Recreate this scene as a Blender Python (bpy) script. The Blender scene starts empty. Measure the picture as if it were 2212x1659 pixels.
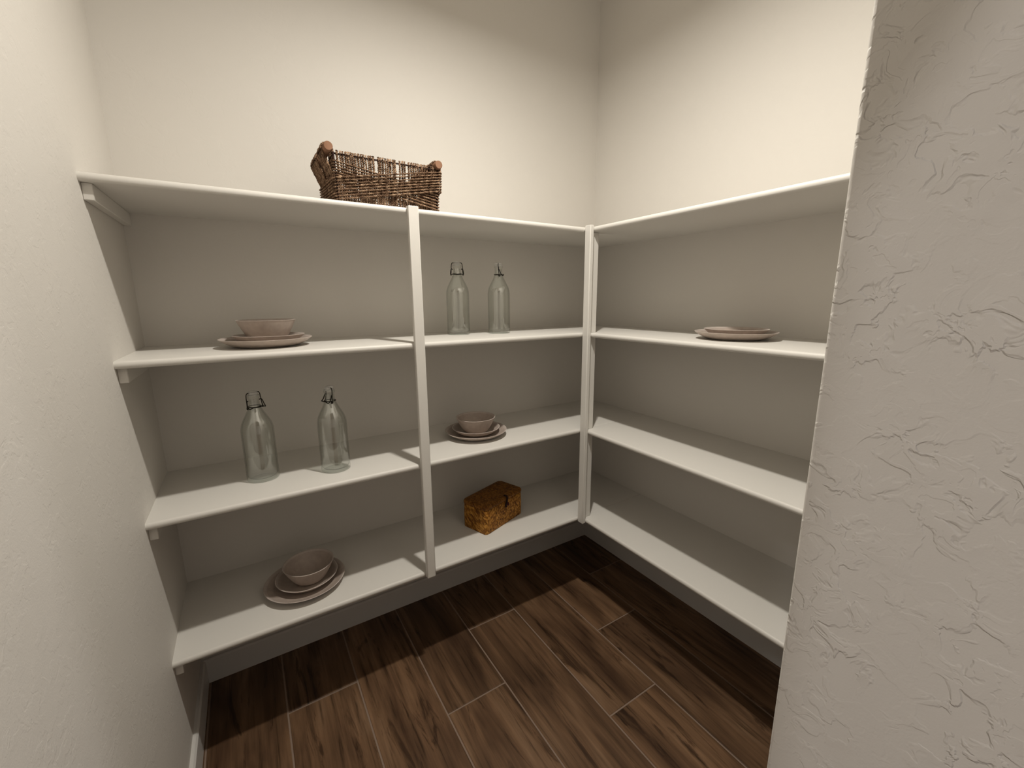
import bpy, math, random
from mathutils import Vector, Matrix
random.seed(7)
S = bpy.context.scene
C = S.collection
PI = math.pi

# ------------------------------------------------------------------ camera
FPX = 909.34
cam_d = bpy.data.cameras.new('camera'); cam_d.sensor_width = 36.0; cam_d.lens = FPX / 2212 * 36.0
cam_d.clip_start = 0.01
cam = bpy.data.objects.new('camera', cam_d); C.objects.link(cam)
yaw, pitch, roll = 0.562978, -0.198198, -0.0069976
fw = Vector((math.sin(yaw)*math.cos(pitch), math.cos(yaw)*math.cos(pitch), math.sin(pitch)))
rt = Vector((math.cos(yaw), -math.sin(yaw), 0)); up = rt.cross(fw)
r2 = rt*math.cos(roll) + up*math.sin(roll); u2 = -rt*math.sin(roll) + up*math.cos(roll)
M = Matrix((( r2.x, u2.x, -fw.x, -1.6185), (r2.y, u2.y, -fw.y, -1.7448), (r2.z, u2.z, -fw.z, 1.4009), (0, 0, 0, 1)))
cam.matrix_world = M
S.camera = cam

# ------------------------------------------------------------------ world, lamps, exposure
w = bpy.data.worlds.new('world'); S.world = w; w.use_nodes = True
w.node_tree.nodes['Background'].inputs['Color'].default_value = (0.5, 0.52, 0.55, 1)
w.node_tree.nodes['Background'].inputs['Strength'].default_value = 0.05
S.view_settings.view_transform = 'Standard'; S.view_settings.look = 'None'
S.view_settings.gamma = 1.0; S.view_settings.exposure = 0.0; S.view_settings.use_curve_mapping = False
S.cycles.use_denoising = True
S.cycles.max_bounces = 7; S.cycles.diffuse_bounces = 4; S.cycles.transparent_max_bounces = 24
S.cycles.use_adaptive_sampling = True; S.cycles.adaptive_threshold = 0.03
CEIL = 2.80
LAMP = (-1.005, -.95, 2.52)
def lamp(name, loc, watts, col, size, spread):
    d = bpy.data.lights.new(name, 'AREA'); d.shape = 'DISK'; d.size = size; d.energy = watts
    d.color = col; d.spread = math.radians(spread)
    o = bpy.data.objects.new(name, d); C.objects.link(o); o.location = (loc[0], loc[1], loc[2] - 0.012)
    return o
PANTRY_W, HALL_W = 20.8, 20.0
lamp('pantry_lamp_light', LAMP, PANTRY_W, (1.0, 0.95, 0.86), 0.07, 180)
HALL = [(-0.11, -2.95), (-2.90, -2.20)]
for hx, hy in HALL:
    lamp('hall_lamp_light', (hx, hy, CEIL), HALL_W, (1.0, 0.96, 0.95), 0.12, 160)

# ------------------------------------------------------------------ helpers
def link(name, verts, faces, mat=None, parent=None, smooth=False, loc=None):
    me = bpy.data.meshes.new(name); me.from_pydata([tuple(v) for v in verts], [], faces); me.update()
    if mat is not None:
        for m in (mat if isinstance(mat, (list, tuple)) else [mat]): me.materials.append(m)
    if smooth:
        for p in me.polygons: p.use_smooth = True
    o = bpy.data.objects.new(name, me); C.objects.link(o)
    if parent is not None: o.parent = parent
    if loc is not None: o.location = loc
    return o
def tag(o, label=None, cat=None, group=None, kind=None):
    if label: o['label'] = label
    if cat: o['category'] = cat
    if group: o['group'] = group
    if kind: o['kind'] = kind
    return o
def empty(name, loc, rz=0.0):
    o = bpy.data.objects.new(name, None); C.objects.link(o); o.location = loc; o.rotation_euler = (0, 0, rz)
    o.empty_display_size = 0.05
    return o
def copy_tree(o, parent=None):
    c = o.copy(); C.objects.link(c); c.parent = parent
    for ch in list(o.children): copy_tree(ch, c)
    return c
class MB:
    def __init__(s): s.v = []; s.f = []
    def box(s, x0, x1, y0, y1, z0, z1):
        n = len(s.v)
        s.v += [(x0,y0,z0),(x1,y0,z0),(x1,y1,z0),(x0,y1,z0),(x0,y0,z1),(x1,y0,z1),(x1,y1,z1),(x0,y1,z1)]
        s.f += [tuple(n+i for i in q) for q in ((0,3,2,1),(4,5,6,7),(0,1,5,4),(1,2,6,5),(2,3,7,6),(3,0,4,7))]
        return s
    def prism(s, prof, a, b, axis):
        """extrude a closed profile [(u,z)] along x (u is y) or along y (u is x)"""
        n = len(s.v); k = len(prof)
        for t in (a, b):
            for u, z in prof: s.v.append((t, u, z) if axis == 'x' else (u, t, z))
        for i in range(k):
            j = (i+1) % k; s.f.append((n+i, n+j, n+k+j, n+k+i))
        s.f.append(tuple(n+i for i in reversed(range(k)))); s.f.append(tuple(n+k+i for i in range(k)))
        return s
    def lathe(s, prof, seg=48, c=(0,0,0), closed=False):
        n = len(s.v); k = len(prof)
        for i in range(seg):
            a = 2*PI*i/seg
            for r, z in prof: s.v.append((c[0]+r*math.cos(a), c[1]+r*math.sin(a), c[2]+z))
        for i in range(seg):
            j = (i+1) % seg
            for m in range(k if closed else k-1):
                q = (m+1) % k
                s.f.append((n+i*k+m, n+j*k+m, n+j*k+q, n+i*k+q))
        return s
    def tube(s, pts, r, sides=6, twist=0.0, lobes=0.0, caps=True, closed=False):
        pts = [Vector(p) for p in pts]; n = len(s.v); k = len(pts)
        t0 = (pts[1]-pts[0]).normalized()
        ref = Vector((0,0,1)) if abs(t0.z) < .9 else Vector((0,1,0))
        nrm = t0.cross(ref).normalized(); dist = 0.0
        for i, p in enumerate(pts):
            if closed: t = (pts[(i+1)%k]-pts[i-1]).normalized()
            else: t = (pts[min(i+1,k-1)]-pts[max(i-1,0)]).normalized()
            nrm = (nrm - t*nrm.dot(t)); nrm = nrm.normalized() if nrm.length > 1e-6 else t.orthogonal().normalized()
            b = t.cross(nrm)
            if i: dist += (p-pts[i-1]).length
            rr = r[i] if isinstance(r, (list, tuple)) else r
            for q in range(sides):
                a = 2*PI*q/sides
                f = rr*(1+lobes*math.cos(2*a))
                A = a + twist*dist
                s.v.append(p + nrm*(f*math.cos(A)) + b*(f*math.sin(A)))
        for i in range(k if closed else k-1):
            j = (i+1) % k
            for q in range(sides):
                h = (q+1) % sides
                s.f.append((n+i*sides+q, n+i*sides+h, n+j*sides+h, n+j*sides+q))
        if caps and not closed:
            s.f.append(tuple(n+q for q in reversed(range(sides)))); s.f.append(tuple(n+(k-1)*sides+q for q in range(sides)))
        return s
    def build(s, name, mat, parent=None, smooth=False, loc=None):
        return link(name, s.v, s.f, mat, parent, smooth, loc)
def bevel(o, width, segs=2, angle=40, smooth=True):
    b = o.modifiers.new('bevel', 'BEVEL'); b.width = width; b.segments = segs; b.limit_method = 'ANGLE'; b.angle_limit = math.radians(angle)
    if smooth:
        b.harden_normals = False
        for p in o.data.polygons: p.use_smooth = True
        try: o.data.set_sharp_from_angle(angle=math.radians(60))
        except Exception: pass

# ------------------------------------------------------------------ materials
def mat(name, col, rough=0.5, spec=0.3):
    m = bpy.data.materials.new(name); m.use_nodes = True
    b = m.node_tree.nodes['Principled BSDF']
    b.inputs['Base Color'].default_value = (*col, 1); b.inputs['Roughness'].default_value = rough
    b.inputs['Specular IOR Level'].default_value = spec
    return m
def N(m, t, **kw):
    n = m.node_tree.nodes.new(t)
    for k, v in kw.items(): setattr(n, k, v)
    return n
def L(m, a, b): m.node_tree.links.new(a, b)
def bsdf(m): return m.node_tree.nodes['Principled BSDF']
def ramp(m, stops):
    r = N(m, 'ShaderNodeValToRGB'); e = r.color_ramp.elements
    while len(e) < len(stops): e.new(0.5)
    for i, (p, c) in enumerate(stops): e[i].position = p; e[i].color = (*c, 1) if len(c) == 3 else c
    return r
WALL = (0.685, 0.654, 0.607)
def paint(name, knock, fine, scale=19.0, seed=0.0):
    """painted drywall with a knock-down plaster relief"""
    m = mat(name, WALL, 0.6, 0.25); b = bsdf(m)
    co = N(m, 'ShaderNodeTexCoord'); mp = N(m, 'ShaderNodeMapping'); mp.inputs['Location'].default_value = (seed, seed*.7, seed*.3)
    L(m, co.outputs['Object'], mp.inputs['Vector'])
    n1 = N(m, 'ShaderNodeTexNoise'); n1.inputs['Scale'].default_value = scale; n1.inputs['Detail'].default_value = 3.0
    n1.inputs['Roughness'].default_value = 0.52; n1.inputs['Distortion'].default_value = 0.55
    L(m, mp.outputs['Vector'], n1.inputs['Vector'])
    rp = ramp(m, [(0.455, (0,0,0)), (0.51, (1,1,1)), (0.60, (1,1,1)), (0.63, (.7,.7,.7))]); L(m, n1.outputs['Fac'], rp.inputs['Fac'])
    n3 = N(m, 'ShaderNodeTexNoise'); n3.inputs['Scale'].default_value = scale*.35; n3.inputs['Detail'].default_value = 2.0
    L(m, mp.outputs['Vector'], n3.inputs['Vector'])
    rq = ramp(m, [(0.40, (.1,.1,.1)), (0.60, (1,1,1))]); L(m, n3.outputs['Fac'], rq.inputs['Fac'])
    mul = N(m, 'ShaderNodeMath', operation='MULTIPLY'); L(m, rp.outputs['Color'], mul.inputs[0]); L(m, rq.outputs['Color'], mul.inputs[1])
    n2 = N(m, 'ShaderNodeTexNoise'); n2.inputs['Scale'].default_value = 420; n2.inputs['Detail'].default_value = 2.0
    L(m, mp.outputs['Vector'], n2.inputs['Vector'])
    b1 = N(m, 'ShaderNodeBump'); b1.inputs['Strength'].default_value = knock; b1.inputs['Distance'].default_value = 0.0018
    b2 = N(m, 'ShaderNodeBump'); b2.inputs['Strength'].default_value = fine; b2.inputs['Distance'].default_value = 0.0004
    L(m, mul.outputs[0], b1.inputs['Height']); L(m, n2.outputs['Fac'], b2.inputs['Height'])
    L(m, b1.outputs['Normal'], b2.inputs['Normal']); L(m, b2.outputs['Normal'], b.inputs['Normal'])
    return m
M_wall = paint('wall_paint_smooth', 0.10, 0.25)
M_wall_left = paint('wall_paint_light_texture', 0.17, 0.45, 42.0, 3.1)
M_wall_tex = paint('wall_paint_knockdown', 0.7, 0.35, 38.0, 8.3)
def semi(name, col, rough, fine):
    m = mat(name, col, rough, 0.35); b = bsdf(m)
    n = N(m, 'ShaderNodeTexNoise'); n.inputs['Scale'].default_value = 260; n.inputs['Detail'].default_value = 3
    co = N(m, 'ShaderNodeTexCoord'); L(m, co.outputs['Object'], n.inputs['Vector'])
    bp = N(m, 'ShaderNodeBump'); bp.inputs['Strength'].default_value = fine; bp.inputs['Distance'].default_value = 0.0006
    L(m, n.outputs['Fac'], bp.inputs['Height']); L(m, bp.outputs['Normal'], b.inputs['Normal'])
    return m
M_shelf = semi('shelf_paint', (0.70, 0.675, 0.63), 0.42, 0.25)
M_trim = semi('trim_paint', (0.69, 0.67, 0.64), 0.38, 0.08)
M_grout = semi('floor_grout', (0.27, 0.195, 0.148), 0.85, 0.4)
M_ceil = paint('ceiling_paint', 0.2, 0.3, 22.0, 1.7)

def plank_material():
    m = mat('wood_look_tile', (0.1, 0.06, 0.04), 0.42, 0.3); b = bsdf(m)
    co = N(m, 'ShaderNodeTexCoord'); oi = N(m, 'ShaderNodeObjectInfo')
    mr = N(m, 'ShaderNodeMath', operation='MULTIPLY'); mr.inputs[1].default_value = 37.0; L(m, oi.outputs['Random'], mr.inputs[0])
    cb = N(m, 'ShaderNodeCombineXYZ'); L(m, mr.outputs[0], cb.inputs['X']); L(m, mr.outputs[0], cb.inputs['Z'])
    ad = N(m, 'ShaderNodeVectorMath', operation='ADD'); L(m, co.outputs['Object'], ad.inputs[0]); L(m, cb.outputs[0], ad.inputs[1])
    def noise(sx, sy, scale, det, dist=0.0, rough=0.55):
        mp = N(m, 'ShaderNodeMapping'); mp.inputs['Scale'].default_value = (sx, sy, 1); L(m, ad.outputs[0], mp.inputs['Vector'])
        n = N(m, 'ShaderNodeTexNoise'); n.inputs['Scale'].default_value = scale; n.inputs['Detail'].default_value = det
        n.inputs['Distortion'].default_value = dist; n.inputs['Roughness'].default_value = rough
        L(m, mp.outputs['Vector'], n.inputs['Vector']); return n
    broad = noise(1, .17, 11, 3, .6)
    r1 = ramp(m, [(0.30, (0.070,0.037,0.020)), (0.45, (0.125,0.070,0.038)), (0.58, (0.180,0.103,0.056)), (0.72, (0.235,0.142,0.082))]); L(m, broad.outputs['Fac'], r1.inputs['Fac'])
    grain = noise(1, .045, 70, 5, .25, .62)
    r2_ = ramp(m, [(0.30, (0.35,0.33,0.30)), (0.44, (0.86,0.85,0.84)), (0.60, (1.08,1.07,1.06)), (0.75, (1.3,1.27,1.22))]); L(m, grain.outputs['Fac'], r2_.inputs['Fac'])
    mx = N(m, 'ShaderNodeMix', data_type='RGBA', blend_type='MULTIPLY'); mx.inputs['Factor'].default_value = 1.0
    L(m, r1.outputs['Color'], mx.inputs['A']); L(m, r2_.outputs['Color'], mx.inputs['B'])
    # dark burnt streaks and knots
    st = noise(1, .13, 16, 6, 1.2, .68)
    r3 = ramp(m, [(0.36, (0.30,0.27,0.25)), (0.43, (1,1,1))]); L(m, st.outputs['Fac'], r3.inputs['Fac'])
    mx2 = N(m, 'ShaderNodeMix', data_type='RGBA', blend_type='MULTIPLY'); mx2.inputs['Factor'].default_value = 0.85
    L(m, mx.outputs['Result'], mx2.inputs['A']); L(m, r3.outputs['Color'], mx2.inputs['B'])
    # tone of the single plank
    hv = N(m, 'ShaderNodeHueSaturation'); L(m, mx2.outputs['Result'], hv.inputs['Color'])
    mv = N(m, 'ShaderNodeMapRange'); mv.inputs['To Min'].default_value = 0.82; mv.inputs['To Max'].default_value = 1.15
    L(m, oi.outputs['Random'], mv.inputs['Value']); L(m, mv.outputs['Result'], hv.inputs['Value'])
    L(m, hv.outputs['Color'], b.inputs['Base Color'])
    bp = N(m, 'ShaderNodeBump'); bp.inputs['Strength'].default_value = 0.25; bp.inputs['Distance'].default_value = 0.0006
    L(m, grain.outputs['Fac'], bp.inputs['Height']); L(m, bp.outputs['Normal'], b.inputs['Normal'])
    return m
M_plank = plank_material()

def stone_material(name, col, rough):
    m = mat(name, col, rough, 0.4); b = bsdf(m)
    co = N(m, 'ShaderNodeTexCoord'); n = N(m, 'ShaderNodeTexNoise'); n.inputs['Scale'].default_value = 55; n.inputs['Detail'].default_value = 5
    L(m, co.outputs['Object'], n.inputs['Vector'])
    r = ramp(m, [(0.3, tuple(c*.9 for c in col)), (0.7, tuple(c*1.08 for c in col))]); L(m, n.outputs['Fac'], r.inputs['Fac']); L(m, r.outputs['Color'], b.inputs['Base Color'])
    return m
M_dish = stone_material('taupe_stoneware', (0.43, 0.355, 0.305), 0.42)
M_rim = stone_material('stoneware_rim', (0.50, 0.43, 0.385), 0.4)

def glass_material(name, tint, edge, blend):
    m = bpy.data.materials.new(name); m.use_nodes = True; nt = m.node_tree
    for n in list(nt.nodes):
        if n.type == 'BSDF_PRINCIPLED': nt.nodes.remove(n)
    out = [n for n in nt.nodes if n.type == 'OUTPUT_MATERIAL'][0]
    tr = N(m, 'ShaderNodeBsdfTransparent'); gl = N(m, 'ShaderNodeBsdfGlossy'); gl.inputs['Roughness'].default_value = 0.02
    lw = N(m, 'ShaderNodeLayerWeight'); lw.inputs['Blend'].default_value = blend
    r = ramp(m, [(0.0, tint), (0.66, tuple(c*.975 for c in tint)), (0.88, tuple(a*.72+b*.28 for a, b in zip(tint, edge))), (1.0, edge)])
    L(m, lw.outputs['Facing'], r.inputs['Fac']); L(m, r.outputs['Color'], tr.inputs['Color'])
    pw = N(m, 'ShaderNodeMath', operation='POWER'); pw.inputs[1].default_value = 5.0; L(m, lw.outputs['Facing'], pw.inputs[0])
    fr = N(m, 'ShaderNodeMath', operation='MULTIPLY_ADD'); fr.inputs[1].default_value = 0.45; fr.inputs[2].default_value = 0.11; L(m, pw.outputs[0], fr.inputs[0])
    n = N(m, 'ShaderNodeTexNoise'); n.inputs['Scale'].default_value = 28; n.inputs['Detail'].default_value = 1
    co = N(m, 'ShaderNodeTexCoord'); L(m, co.outputs['Object'], n.inputs['Vector'])
    bp = N(m, 'ShaderNodeBump'); bp.inputs['Strength'].default_value = 0.12; bp.inputs['Distance'].default_value = 0.002
    L(m, n.outputs['Fac'], bp.inputs['Height']); L(m, bp.outputs['Normal'], gl.inputs['Normal'])
    mx = N(m, 'ShaderNodeMixShader'); L(m, fr.outputs[0], mx.inputs['Fac']); L(m, tr.outputs[0], mx.inputs[1]); L(m, gl.outputs[0], mx.inputs[2])
    L(m, mx.outputs[0], out.inputs['Surface'])
    return m
M_glass = glass_material('clear_bottle_glass', (0.975, 0.985, 0.975), (0.36, 0.38, 0.355), 0.5)
M_base = glass_material('thick_base_glass', (0.90, 0.915, 0.90), (0.42, 0.45, 0.43), 0.5)
def stopper_material():
    m = mat('clear_stopper', (0.86, 0.86, 0.82), 0.25, 0.5); b = bsdf(m); b.inputs['Alpha'].default_value = 0.45
    n = N(m, 'ShaderNodeTexNoise'); n.inputs['Scale'].default_value = 80
    r = ramp(m, [(0.3, (0.80,0.80,0.77)), (0.7, (0.90,0.90,0.87))]); L(m, n.outputs['Fac'], r.inputs['Fac']); L(m, r.outputs['Color'], b.inputs['Base Color'])
    return m
M_stop = stopper_material()
def metal(name, col, rough):
    m = mat(name, col, rough, 0.5); bsdf(m).inputs['Metallic'].default_value = 0.75
    n = N(m, 'ShaderNodeTexNoise'); n.inputs['Scale'].default_value = 200
    r = ramp(m, [(0.3, tuple(c*.7 for c in col)), (0.7, tuple(c*1.2 for c in col))]); L(m, n.outputs['Fac'], r.inputs['Fac']); L(m, r.outputs['Color'], bsdf(m).inputs['Base Color'])
    return m
M_wire = metal('dark_bail_wire', (0.030, 0.026, 0.020), 0.4)

def rope_material(name, dark, mid, light, scale):
    m = mat(name, mid, 0.75, 0.15); b = bsdf(m)
    co = N(m, 'ShaderNodeTexCoord'); n = N(m, 'ShaderNodeTexNoise'); n.inputs['Scale'].default_value = scale; n.inputs['Detail'].default_value = 3
    L(m, co.outputs['Object'], n.inputs['Vector'])
    r = ramp(m, [(0.30, dark), (0.50, mid), (0.72, light)]); L(m, n.outputs['Fac'], r.inputs['Fac']); L(m, r.outputs['Color'], b.inputs['Base Color'])
    bp = N(m, 'ShaderNodeBump'); bp.inputs['Strength'].default_value = 0.5; bp.inputs['Distance'].default_value = 0.0008
    n2 = N(m, 'ShaderNodeTexNoise'); n2.inputs['Scale'].default_value = 600; L(m, co.outputs['Object'], n2.inputs['Vector'])
    L(m, n2.outputs['Fac'], bp.inputs['Height']); L(m, bp.outputs['Normal'], b.inputs['Normal'])
    return m
M_rope = rope_material('seagrass_rope', (0.075,0.040,0.024), (0.22,0.132,0.080), (0.46,0.315,0.205), 80)
M_dowel = rope_material('brown_dowel_wood', (0.20,0.105,0.062), (0.25,0.135,0.082), (0.30,0.165,0.105), 25)
def weave_material(name, dark, mid, light):
    m = mat(name, mid, 0.6, 0.25); b = bsdf(m)
    co = N(m, 'ShaderNodeTexCoord')
    # object coordinates folded so that every face of the box gets diagonal plaiting
    sx = N(m, 'ShaderNodeSeparateXYZ'); L(m, co.outputs['Object'], sx.inputs[0])
    a = N(m, 'ShaderNodeMath', operation='ADD'); L(m, sx.outputs['X'], a.inputs[0]); L(m, sx.outputs['Y'], a.inputs[1])
    cb = N(m, 'ShaderNodeCombineXYZ'); L(m, a.outputs[0], cb.inputs['X']); L(m, sx.outputs['Z'], cb.inputs['Y'])
    sub = N(m, 'ShaderNodeMath', operation='SUBTRACT'); L(m, sx.outputs['X'], sub.inputs[0]); L(m, sx.outputs['Y'], sub.inputs[1]); L(m, sub.outputs[0], cb.inputs['Z'])
    mp = N(m, 'ShaderNodeMapping'); mp.inputs['Rotation'].default_value = (0.5, 0.35, -0.75); L(m, cb.outputs[0], mp.inputs['Vector'])
    mp2 = N(m, 'ShaderNodeMapping'); mp2.inputs['Scale'].default_value = (1, .38, 1); L(m, mp.outputs[0], mp2.inputs['Vector'])
    vo = N(m, 'ShaderNodeTexVoronoi'); vo.inputs['Scale'].default_value = 150; vo.inputs['Randomness'].default_value = 0.6; L(m, mp2.outputs[0], vo.inputs['Vector'])
    n = N(m, 'ShaderNodeTexNoise'); n.inputs['Scale'].default_value = 45; L(m, co.outputs['Object'], n.inputs['Vector'])
    sh = N(m, 'ShaderNodeSeparateColor'); L(m, vo.outputs['Color'], sh.inputs['Color'])
    av = N(m, 'ShaderNodeMath', operation='ADD'); L(m, sh.outputs[0], av.inputs[0]); L(m, n.outputs['Fac'], av.inputs[1])
    hf = N(m, 'ShaderNodeMath', operation='MULTIPLY'); hf.inputs[1].default_value = 0.5; L(m, av.outputs[0], hf.inputs[0])
    r = ramp(m, [(0.22, dark), (0.5, mid), (0.78, light)]); L(m, hf.outputs[0], r.inputs['Fac']); L(m, r.outputs['Color'], b.inputs['Base Color'])
    bp = N(m, 'ShaderNodeBump'); bp.invert = True; bp.inputs['Strength'].default_value = 0.9; bp.inputs['Distance'].default_value = 0.002
    L(m, vo.outputs['Distance'], bp.inputs['Height']); L(m, bp.outputs['Normal'], b.inputs['Normal'])
    return m
M_rattan = weave_material('plaited_rattan', (0.11,0.036,0.004), (0.29,0.115,0.013), (0.60,0.29,0.055))
M_lid_shaded = weave_material('plaited_lid_shaded', (0.10,0.034,0.004), (0.20,0.078,0.011), (0.33,0.14,0.026))  # same plaiting in darker tones: shelf shade on the lid painted into its colour
M_cord = rope_material('dark_cord', (0.012,0.006,0.006), (0.025,0.012,0.010), (0.05,0.025,0.02), 90)
M_bead = rope_material('bead_wood', (0.05,0.012,0.012), (0.10,0.02,0.02), (0.14,0.03,0.03), 60)

# ------------------------------------------------------------------ structure
W = 1.8896; D = 0.4064; T = 0.019
ZS = [0.421, 0.841, 1.2625, 1.682]
JX, YIN, YOUT = -1.080, -1.5377, -1.83          # door jamb face, pantry side and hall side of the front wall
HX0, HX1, HY = -3.4, 2.4, -4.4
def struct(name, mb, m, **k): return tag(mb.build(name, m, **k), kind='structure')
struct('wall_back', MB().box(-W-.1, .1, 0, .1, 0, CEIL), M_wall)
struct('wall_left', MB().box(-W-.1, -W, YIN, 0, 0, CEIL), M_wall_left)
struct('wall_right', MB().box(0, .1, YIN, 0, 0, CEIL), M_wall)
wf = MB().box(JX, HX1, YOUT, YIN, 0, CEIL)
wfo = struct('wall_front', wf, M_wall_tex); bevel(wfo, 0.004, 3)
struct('wall_header', MB().box(-W-.1, JX, YOUT, YIN, 2.06, CEIL), M_wall_tex)
struct('wall_hall_left', MB().box(HX0, -W-.0, YOUT, YIN, 0, 2.06).box(HX0, -W-.1, YOUT, YIN, 2.06, CEIL), M_wall_tex)
struct('wall_hall_side', MB().box(HX0-.1, HX0, HY, YIN, 0, CEIL), M_wall)
struct('wall_hall_end', MB().box(HX1, HX1+.1, HY, YIN, 0, CEIL), M_wall)
struct('wall_hall_rear', MB().box(HX0-.1, HX1+.1, HY-.1, HY, 0, CEIL), M_wall)
struct('ceiling', MB().box(HX0-.1, HX1+.1, HY-.1, .1, CEIL, CEIL+.08), M_ceil)
# floor: grout bed with every wood-look plank laid on it
floor = struct('floor', MB().box(HX0-.1, HX1+.1, HY-.1, .1, -.06, -0.0022), M_grout)
PW, PL, G = 0.2325, 0.9125, 0.0056
shared = {}
def plank(x0, x1, y0, y1):
    if x1-x0 < .01 or y1-y0 < .01: return
    key = (round(x1-x0, 4), round(y1-y0, 4)); h = 0.0012
    if key not in shared:
        a, b = (x1-x0)/2, (y1-y0)/2; e = 0.0016
        v = [(-a,-b,-.006),(a,-b,-.006),(a,b,-.006),(-a,b,-.006),(-a,-b,-h),(a,-b,-h),(a,b,-h),(-a,b,-h),
             (-a+e,-b+e,0),(a-e,-b+e,0),(a-e,b-e,0),(-a+e,b-e,0)]
        f = [(0,1,5,4),(1,2,6,5),(2,3,7,6),(3,0,4,7),(4,5,9,8),(5,6,10,9),(6,7,11,10),(7,4,8,11),(8,9,10,11)]
        me = bpy.data.meshes.new('floor_plank'); me.from_pydata(v, [], f); me.update(); me.materials.append(M_plank); shared[key] = me
    o = bpy.data.objects.new('floor_plank', shared[key]); C.objects.link(o); o.parent = floor
    o.location = ((x0+x1)/2, (y0+y1)/2, 0)
ENDS = (-0.307, -0.609, -0.914)
for k in range(-1, 9):
    xa, xb = -0.2425 - PW*k, -0.2425 - PW*(k-1)
    e = ENDS[k % 3]
    ya = e + PL
    while ya > -1.83:
        x0, x1 = max(xa+G/2, -W), min(xb-G/2, 0.0); y1 = min(ya-G/2, 0.0); y0 = max(ya-PL+G/2, -1.83)
        if y1 > y0 and y0 < 0: plank(x0, x1, y0, y1)
        ya -= PL
hf = struct('floor_hall', MB().box(HX0, HX1, HY, -1.8342, -.006, 0), M_plank)
# baseboards
BH, BT = 0.098, 0.014
pr = [(0, 0), (-BT, 0), (-BT, BH-.006), (-BT+.005, BH), (0, BH)]
struct('baseboard_back', MB().prism(pr, -W, 0, 'x'), M_trim)
struct('baseboard_left', MB().prism([(-W-u, z) for u, z in pr], YIN, -BT, 'y'), M_trim)
struct('baseboard_right', MB().prism(pr, YIN, -BT, 'y'), M_trim)

# recessed lamps
def lens_mat():
    g = bpy.data.materials.get('lamp_lens')
    if g is None:
        g = mat('lamp_lens', (0.9,0.88,0.82), 0.4); bsdf(g).inputs['Emission Color'].default_value = (1,.9,.75,1); bsdf(g).inputs['Emission Strength'].default_value = 3.0
    return g
def can(loc, label):
    e = empty('ceiling_light', loc); tag(e, label, 'ceiling light', 'recessed ceiling lights')
    MB().lathe([(0.072,-.002),(0.074,-.006),(0.088,-.005),(0.092,0.0),(0.072,0.0)], 40, closed=True).build('trim_ring', M_trim, e, True)
    g = lens_mat()
    MB().lathe([(0.0005,-.003),(0.072,-.003)], 40).build('lens', g, e)
pl = empty('ceiling_light', (LAMP[0], LAMP[1], CEIL)); tag(pl, 'white cylinder downlight hanging from the pantry ceiling', 'ceiling light')
DROP = CEIL-LAMP[2]
MB().lathe([(.0004,0),(.06,0),(.06,-.012),(.054,-.018),(.0004,-.018)], 36).build('canopy', M_trim, pl, True)
MB().lathe([(.0004,-.018),(.044,-.018),(.048,-.022),(.048,-DROP+.003),(.045,-DROP),(.040,-DROP+.002),(.040,-DROP+.004),(.0004,-DROP+.004)], 36).build('shade', M_trim, pl, True)
MB().lathe([(.0004,-DROP+.0035),(.040,-DROP+.0035)], 36).build('lens', lens_mat(), pl)
can((HALL[0][0], HALL[0][1], CEIL), 'round recessed ceiling light outside the pantry, right of the doorway')
can((HALL[1][0], HALL[1][1], CEIL), 'round recessed ceiling light outside the pantry, left of the doorway')

# ------------------------------------------------------------------ shelves
def nose(front, back, z):
    r = T/2; pts = [(back, z-T), (front+r*.8, z-T)]
    for i in range(1, 8):
        a = -PI/2 - PI*i/8
        pts.append((front + r*.8 + r*.8*math.cos(a), z - r + r*math.sin(a)))
    pts += [(front+r*.8, z), (back, z)]
    return pts
def shade(o):
    for p in o.data.polygons: p.use_smooth = True
    o.data.set_sharp_from_angle(angle=math.radians(35))
LV = ['lowest', 'second lowest', 'second highest', 'topmost']
CH = 0.037
for i, z in enumerate(ZS):
    e = empty('shelf', (0, 0, z-T)); q = -(z-T)
    tag(e, ['lowest long white shelf on the back wall, holding the plaited box',
            'second lowest long white shelf on the back wall, two bottles on its left half',
            'second highest long white shelf on the back wall, two bottles on its right half',
            'topmost long white shelf on the back wall, under the brown rope basket'][i], 'shelf', 'shelves on the back wall')
    o = MB().prism(nose(-D, 0, T), -W, 0, 'x').build('board', M_shelf, e); shade(o)
    c = MB().box(-W, -W+T, -D+.020, 0, -CH, 0).build('cleat', M_shelf, e); bevel(c, .0015, 1)
    e = empty('shelf', (0, 0, z-T))
    tag(e, ['lowest short white shelf on the right wall, just above the floor',
            'second lowest short white shelf on the right wall, empty, above the lowest one',
            'second highest short white shelf on the right wall, holding two stacked plates',
            'topmost short white shelf on the right wall, empty under bare wall'][i], 'shelf', 'shelves on the right wall')
    o = MB().prism(nose(-D, 0, T), YIN, -D-.0005, 'y').build('board', M_shelf, e); shade(o)
    c = MB().box(-D+.02, 0, YIN, YIN+T, -CH, 0).build('cleat', M_shelf, e); bevel(c, .0015, 1)
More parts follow.
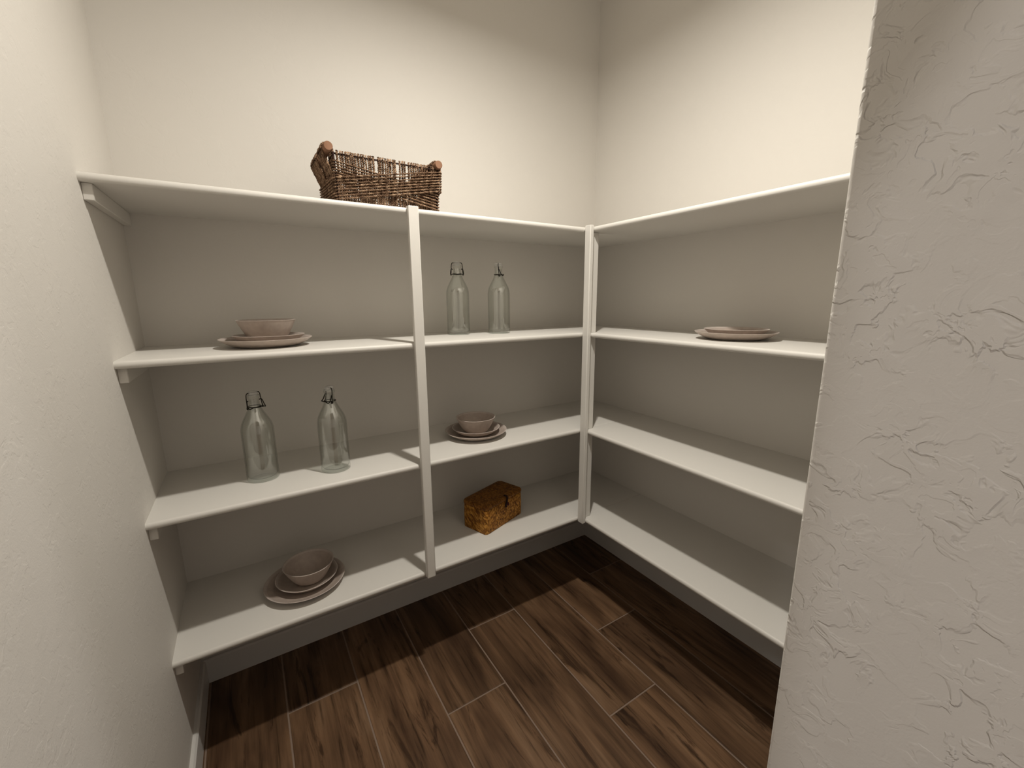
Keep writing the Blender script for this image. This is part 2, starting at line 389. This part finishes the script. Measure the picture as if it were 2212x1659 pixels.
# uprights nailed to the front edges
PT = 0.0185
def post_mesh(x0, x1, y0, y1, z0, z1):
    o = MB().box(x0, x1, y0, y1, z0, z1); return o
pe = empty('shelf_post', (-1.138, -D-PT/2, 0.404)); tag(pe, 'narrow white upright board nailed to the middle of the back shelves', 'post')
p1 = MB().box(-.0165, .0165, -PT/2, PT/2, 0, 1.281).build('upright', M_shelf, pe); bevel(p1, .003, 3)
ce = empty('shelf_post', (-D-PT/2, -D-.0175, 0.402)); tag(ce, 'narrow white upright board at the corner where the two shelf runs meet', 'post')
p2 = MB().box(-PT/2, PT/2, -.0165, .0165, 0, 1.285).build('upright', M_shelf, ce); bevel(p2, .003, 3)
for i in range(3):
    s = MB().box(-.0155, .0155, -.0085, .0085, 0, ZS[i+1]-T-ZS[i]).build('spacer', M_shelf, ce, loc=(-.3805+D+PT/2, -.4165+D+.0175, ZS[i]-.402)); bevel(s, .002, 2)

# ------------------------------------------------------------------ dishes
def dish_profile(R, H, foot, t, kind):
    """outer + inner profile from the middle of the foot over the rim to the middle of the well"""
    o = []
    if kind == 'plate':
        o = [(0.0004, .0022), (foot-.006, .0022), (foot-.004, 0), (foot, 0), (foot+.003, .0022)]
        n = 8
        for i in range(1, n+1):
            u = i/n; o.append((foot+.003+(R-.0012-foot-.003)*u, .0022+(H-.0042)*(u**1.75)))
    else:
        o = [(0.0004, .002), (foot-.005, .002), (foot-.003, 0), (foot, 0)]
        n = 10
        for i in range(1, n+1):
            u = i/n; o.append((foot+(R-.0010-foot)*(u**.74), (H-.0020)*(u**1.12)))
    rimA = len(o)
    o += [(R, H-.0008), (R-.0012, H), (R-.0030, H-.0003)]
    rimB = len(o)
    if kind == 'plate':
        n = 8
        for i in range(1, n+1):
            u = 1-i/n; o.append((foot+.003+(R-.0042-foot-.003)*u, .0022+t+(H-.0042-t)*(u**1.75)))
        o += [(foot*.5, .0022+t), (0.0004, .0022+t)]
    else:
        n = 22
        for i in range(1, n+1):
            u = 1-i/n; o.append((max(.0004, (R-.0040)*(u**.62)), t+.001+(H-.0026-t-.001)*(u**1.5)))
    return o, rimA, rimB
def dish(name, R, H, foot, t, kind, parent_loc, label, cat, group, rz=0):
    key = name
    e = empty(name, parent_loc, rz); tag(e, label, cat, group)
    if key not in shared:
        pr, a, b = dish_profile(R, H, foot, t, kind)
        shared[key] = (MB().lathe(pr[:a+1], 72).build('outside', M_dish, e, True), MB().lathe(pr[a:b+1], 72).build('rim', M_rim, e, True), MB().lathe(pr[b:], 72).build('inside', M_dish, e, True))
    else:
        for src in shared[key]:
            o = src.copy(); C.objects.link(o); o.parent = e
    return e
STACKS = [
  ('A', 2, (-1.561,-.213), (-1.553,-.214), (-1.557,-.212), 'on the second highest back shelf, left bay'),
  ('B', 1, (-.839,-.223), (-.837,-.220), (-.841,-.226), 'on the second lowest back shelf, right bay'),
  ('C', 0, (-1.533,-.240), (-1.526,-.233), (-1.518,-.238), 'on the lowest back shelf'),
  ('D', 2, (-.203,-.932), (-.206,-.935), None, 'on the right wall shelf'),
]
for key, lv, c1, c2, c3, where in STACKS:
    z = ZS[lv]
    dish('dinner_plate', .129, .027, .075, .0058, 'plate', (*c1, z), 'large taupe plate, bottom of the stack ' + where, 'plate', 'large taupe plates')
    dish('salad_plate', .100, .0285, .056, .0055, 'plate', (*c2, z+.0081), 'smaller taupe plate ' + ('under the bowl ' if c3 else 'lying on the larger plate ') + where, 'plate', 'small taupe plates')
    if c3: dish('bowl', .082, .0660, .040, .005, 'bowl', (*c3, z+.0159), 'taupe stoneware bowl ' + where, 'bowl', 'taupe bowls')

# ------------------------------------------------------------------ swing-top bottles
BR, BHT = 0.0455, 0.288
def catmull(pts, n=6):
    out = []
    for i in range(len(pts)-1):
        p0, p1, p2, p3 = pts[max(i-1,0)], pts[i], pts[i+1], pts[min(i+2, len(pts)-1)]
        for k in range(n):
            t = k/n
            out.append(tuple(.5*((2*b)+(-a+c)*t+(2*a-5*b+4*c-d)*t*t+(-a+3*b-3*c+d)*t**3) for a, b, c, d in zip(p0, p1, p2, p3)))
    out.append(tuple(pts[-1])); return out
def make_bottle():
    e = empty('swing_top_bottle', (0,0,0)); h = BHT
    outer = [(BR*.90, 0.0), (BR*.985, .0025), (BR, .008), (BR, .05), (BR, .10), (BR, .150), (BR*.985, .168), (BR*.90, .185), (BR*.74, .201), (BR*.56, .217), (BR*.42, .231), (BR*.345, .243), (BR*.325, .255), (BR*.325, .264), (BR*.37, .2665), (BR*.38, .271), (BR*.34, .2745)]
    op = catmull(outer, 4)
    b = MB().lathe(op, 56).build('glass_body', M_glass, e, True)
    t = .0028
    inn = [(max(r-t, .001), z) for r, z in op if z > .012 and z < .262]
    ip = [(.0004, .0105), (BR*.55, .0095), (BR*.84, .0105)] + inn
    MB().lathe(ip, 56).build('inner_wall', M_glass, e, True)
    MB().lathe([(.0004, .004), (BR*.5, .0035), (BR*.72, .0022), (BR*.78, .0004), (BR*.90, .0)], 56).build('base', M_base, e, True)
    s = MB().lathe([(.0004, .288), (.008, .2875), (.0125, .2855), (.0138, .282), (.0138, .2775), (.012, .2755), (.0095, .2748), (.0004, .2748)], 32).build('stopper', M_stop, e, True)
    MB().lathe([(.0105, .2722), (.0158, .2728), (.0158, .2752), (.0105, .2755)], 32, closed=True).build('gasket', M_stop, s, True)
    rn = BR*.345 + .0012; wr = .0015; zc = .2385
    MB().tube([(rn*1.04*math.cos(a), rn*1.04*math.sin(a), zc) for a in [2*PI*i/28 for i in range(28)]], wr, 6, closed=True).build('neck_wire', M_wire, e, True)
    # bail: up both sides and through the stopper
    x = .0225
    bail = [(-x-.002, -.004, zc-.004), (-x, -.002, zc+.012), (-x+.001, 0, .272), (-x+.0035, 0, .2805), (-.0145, 0, .2822), (0, 0, .2822), (.0145, 0, .2822), (x-.0035, 0, .2805), (x-.001, 0, .272), (x, -.002, zc+.012), (x+.002, -.004, zc-.004)]
    MB().tube(catmull(bail, 3), wr, 6).build('bail_wire', M_wire, e, True)
    # lever: hooks on both sides joined by a bar lying across the front of the neck
    lev = [(-rn, 0, zc+.018), (-rn-.004, -.002, zc+.0205), (-x-.001, -.005, zc+.017), (-x-.003, -.010, zc+.004), (-x-.002, -.017, zc-.003), (-.014, -.0205, zc+.0005), (0, -.0215, zc-.0005),
           (.014, -.0205, zc+.0005), (x+.002, -.017, zc-.003), (x+.003, -.010, zc+.004), (x+.001, -.005, zc+.017), (rn+.004, -.002, zc+.0205), (rn, 0, zc+.018)]
    MB().tube(catmull(lev, 3), wr*1.1, 6).build('lever_wire', M_wire, e, True)
    for sgn in (-1, 1):
        MB().tube([(sgn*(x+.001), -.004+.003*math.cos(a), zc-.003+.003*math.sin(a)) for a in [2*PI*i/12 for i in range(12)]], wr, 5, closed=True).build('wire_coil', M_wire, e, True)
    return e
bot = make_bottle()
BOT = [((-1.618, -.236), 1, 0.5, 'leftmost clear swing-top glass bottle, on the second lowest shelf'),
       ((-1.406, -.285), 1, -1.3, 'clear swing-top glass bottle on the second lowest shelf, nearer the middle post'),
       ((-.877, -.165), 2, -0.42, 'clear swing-top glass bottle on the second highest shelf, next to the middle post'),
       ((-.709, -.205), 2, 1.0, 'clear swing-top glass bottle on the second highest shelf, nearer the corner')]
for i, (xy, lv, rz, lab) in enumerate(BOT):
    o = bot if i == 0 else copy_tree(bot)
    o.location = (*xy, ZS[lv]); o.rotation_euler = (0, 0, rz); tag(o, lab, 'bottle', 'swing-top bottles')

# ------------------------------------------------------------------ plaited box
be = empty('lidded_box', (-.754, -.210, ZS[0]), -1.2365); tag(be, 'small orange-brown plaited rattan box with a lid, on the lowest back shelf', 'box')
def rrect(w, l, r, n=5):
    o = []
    for cx, cy, a0 in ((w/2-r, l/2-r, 0), (-w/2+r, l/2-r, PI/2), (-w/2+r, -l/2+r, PI), (w/2-r, -l/2+r, 1.5*PI)):
        for i in range(n+1):
            a = a0 + PI/2*i/n; o.append((cx+r*math.cos(a), cy+r*math.sin(a)))
    return o
def loft(rings, cap0=True, cap1=True):
    m = MB(); k = len(rings[0])
    for rg in rings: m.v += rg
    for i in range(len(rings)-1):
        for q in range(k):
            h = (q+1) % k; m.f.append((i*k+q, i*k+h, (i+1)*k+h, (i+1)*k+q))
    if cap0: m.f.append(tuple(reversed(range(k))))
    if cap1: m.f.append(tuple((len(rings)-1)*k+i for i in range(k)))
    return m
bw, bl, bh = .138, .250, .127
rings = []
for z, g, r in ((0, -.004, .014), (.003, 0, .016), (.03, .002, .018), (.07, .002, .018), (bh-.020, 0, .018), (bh-.0185, -.002, .018), (bh-.018, -.008, .016), (bh-.015, -.008, .016)):
    rings.append([(x, y, z) for x, y in rrect(bw+g, bl+g, r)])
o = loft(rings).build('body', M_rattan, be, True); o.data.set_sharp_from_angle(angle=math.radians(50))
rings = []
for z, g, r in ((bh-.0150, -.004, .016), (bh-.0150, .003, .018), (bh-.0135, .005, .020), (bh-.006, .005, .020), (bh-.002, .001, .020), (bh, -.010, .018), (bh+.001, -.05, .012)):
    rings.append([(x, y, z) for x, y in rrect(bw+g, bl+g, r)])
o = loft(rings).build('lid', M_lid_shaded, be, True)
# cord loop and bead on the long front face (+x side)
xf = bw/2
MB().tube(catmull([(xf-.012, .010, bh+.001), (xf-.002, .010, bh+.003), (xf+.004, .009, bh-.004), (xf+.0045, .007, bh-.018), (xf+.005, .003, bh-.030), (xf+.004, 0, bh-.040), (xf+.005, .004, bh-.044)], 5), .0044, 8).build('cord_loop', M_cord, be, True)
m = MB(); m.lathe([(.0003, -.007), (.004, -.006), (.0062, -.002), (.0062, .002), (.004, .006), (.0003, .007)], 14, (xf+.006, .013, bh-.034)); m.build('bead', M_bead, be, True)

# ------------------------------------------------------------------ rope basket
bx0, bx1, by0, by1, bz, BHh = -1.352, -1.026, -.372, -.150, ZS[3], .136
cx, cy = (bx0+bx1)/2, (by0+by1)/2
ke = empty('rope_basket', (cx, cy, bz)); tag(ke, 'brown woven rope basket with wooden dowel handles, on the topmost back shelf', 'basket')
hx, hy = (bx1-bx0)/2, (by1-by0)/2
def tap(z): return 0.965 + 0.035*min(1, z/BHh)
rr = .0030
def rope(mb, pts, r=rr, sides=6, seg=.0045):
    # resample and twist
    P = [Vector(p) for p in pts]; out = [P[0]]
    for a, b in zip(P, P[1:]):
        n = max(1, int((b-a).length/seg))
        for i in range(1, n+1): out.append(a.lerp(b, i/n))
    out = [p + Vector((random.uniform(-1,1), random.uniform(-1,1), random.uniform(-1,1)))*.00035 for p in out]
    mb.tube(out, r*random.uniform(.85, 1.12), sides, twist=random.choice((520, 540, 560)), lobes=.32)
fr = MB()
for z, k in ((.004, .965), (BHh-.004, 1.0)):
    a, b = hx*k-.004, hy*k-.004
    fr.tube([(-a,-b,z),(a,-b,z),(a,b,z),(-a,b,z)], .0026, 6, closed=True)
for sx in (-1, 1):
    for sy in (-1, 1): fr.tube([(sx*(hx*.965-.004), sy*(hy*.965-.004), .004), (sx*(hx-.004), sy*(hy-.004), BHh)], .0026, 6)
fr.build('wire_frame', M_cord, ke, True)
n = 42
for side, nm in ((-1, 'front_ropes'), (1, 'back_ropes')):   # front and back uprights, looped over the rim wire
    up_ = MB()
    for i in range(n):
        if random.random() < .05: continue
        u = -1 + 2*(i+.5)/n + random.uniform(-.008, .008)
        x = u*(hx-.010); j = random.uniform(-.002, .002)
        y0, y1 = side*(hy*.965-.004), side*(hy-.004); zt = BHh-.002
        rope(up_, [(x*.97, y0, .002), (x*.985+j, (y0+y1)/2, BHh*.5), (x, y1+side*.0035, zt-.006), (x, y1+side*.0030, zt), (x+.001, y1, zt+.0055), (x+.002, y1-side*.0032, zt), (x+.003, y1-side*.0034, zt-.030)], rr*1.12)
    tag(up_.build(nm, M_rope, ke, True), kind='stuff')
DZ, DR = .1445, .0125
m_ = 26
for side, nm, dx in ((-1, 'side_ropes', .011), (1, 'side_ropes', -.006)):                       # side uprights, looped over the dowels
    sd = MB()
    for i in range(m_):
        v = -1 + 2*(i+.5)/m_; y = v*(hy-.008)
        x0, x1 = side*(hx*.965-.004), side*(hx-.002)
        xc = side*(hx+dx); tw = random.uniform(-.004, .004)
        if -.28 < v < -.02:
            rope(sd, [(x0, y, .002), (x1, y, BHh*.72)]); continue
        loop = [(xc + side*(DR+rr)*math.cos(a), y+tw, DZ + (DR+rr)*math.sin(a)) for a in (-.5, 0, .6, 1.2, 1.8, 2.4, 3.1)]
        rope(sd, [(x0, y, .002), (x1+side*.003, y-tw*.3, BHh*.60)] + loop + [(side*(hx-.008), y, BHh*.72)])
    tag(sd.build(nm, M_rope, ke, True), kind='stuff')
# crossing bands of rope wrapped around all four sides
off = rr*1.9
def band(name, lo, hi, cnt, extra):
    mb = MB()
    for i in range(cnt):
        u = i/(cnt-1)
        def hgt(a): return (a[0] + (a[1]-a[0])*u)*BHh
        zl, zr, zbl, zbr = hgt(lo), hgt(hi), hgt(extra[0]), hgt(extra[1])
        o_ = off + (rr*1.9 if name == 'outer' else 0)
        def P(sx, sy, z): k = tap(z); return (sx*(hx*k+o_-.004), sy*(hy*k+o_-.004), z)
        FL, FR, BRt, BL = P(-1,-1,zl), P(1,-1,zr), P(1,1,zbr), P(-1,1,zbl)
        def cut(a, b): # soften the corner
            A, B_ = Vector(a), Vector(b); d = (B_-A).normalized()*.007; return A+d, B_-d
        pts = []
        for a, b in ((FL,FR),(FR,BRt),(BRt,BL),(BL,FL)):
            s_, e_ = cut(a, b); mid = s_.lerp(e_, .5) + Vector((0,0,random.uniform(-.001,.001))); pts += [s_, mid, e_]
        pts.append(pts[0]); rope(mb, pts, rr*.84)
    tag(mb.build('crossed_rope_band', M_rope, ke, True), kind='stuff')
band('inner', (.50, .83), (.06, .46), 7, ((.60, .92), (.45, .80)))
band('outer', (.05, .47), (.50, .92), 8, ((.15, .56), (.10, .50)))
for side, dx in ((-1, .011), (1, -.006)):
    d = MB().tube([(side*(hx+dx), -hy-.014, DZ), (side*(hx+dx), -hy-.012, DZ), (side*(hx+dx), hy+.012, DZ), (side*(hx+dx), hy+.014, DZ)], [DR*.9, DR, DR, DR*.9], 20).build('dowel_handle', M_dowel, ke, True)
    d.data.set_sharp_from_angle(angle=math.radians(40))
fl = MB(); fl.box(-hx*.95, hx*.95, -hy*.95, hy*.95, .0035, .007); fl.build('base_mat', M_rope, ke)
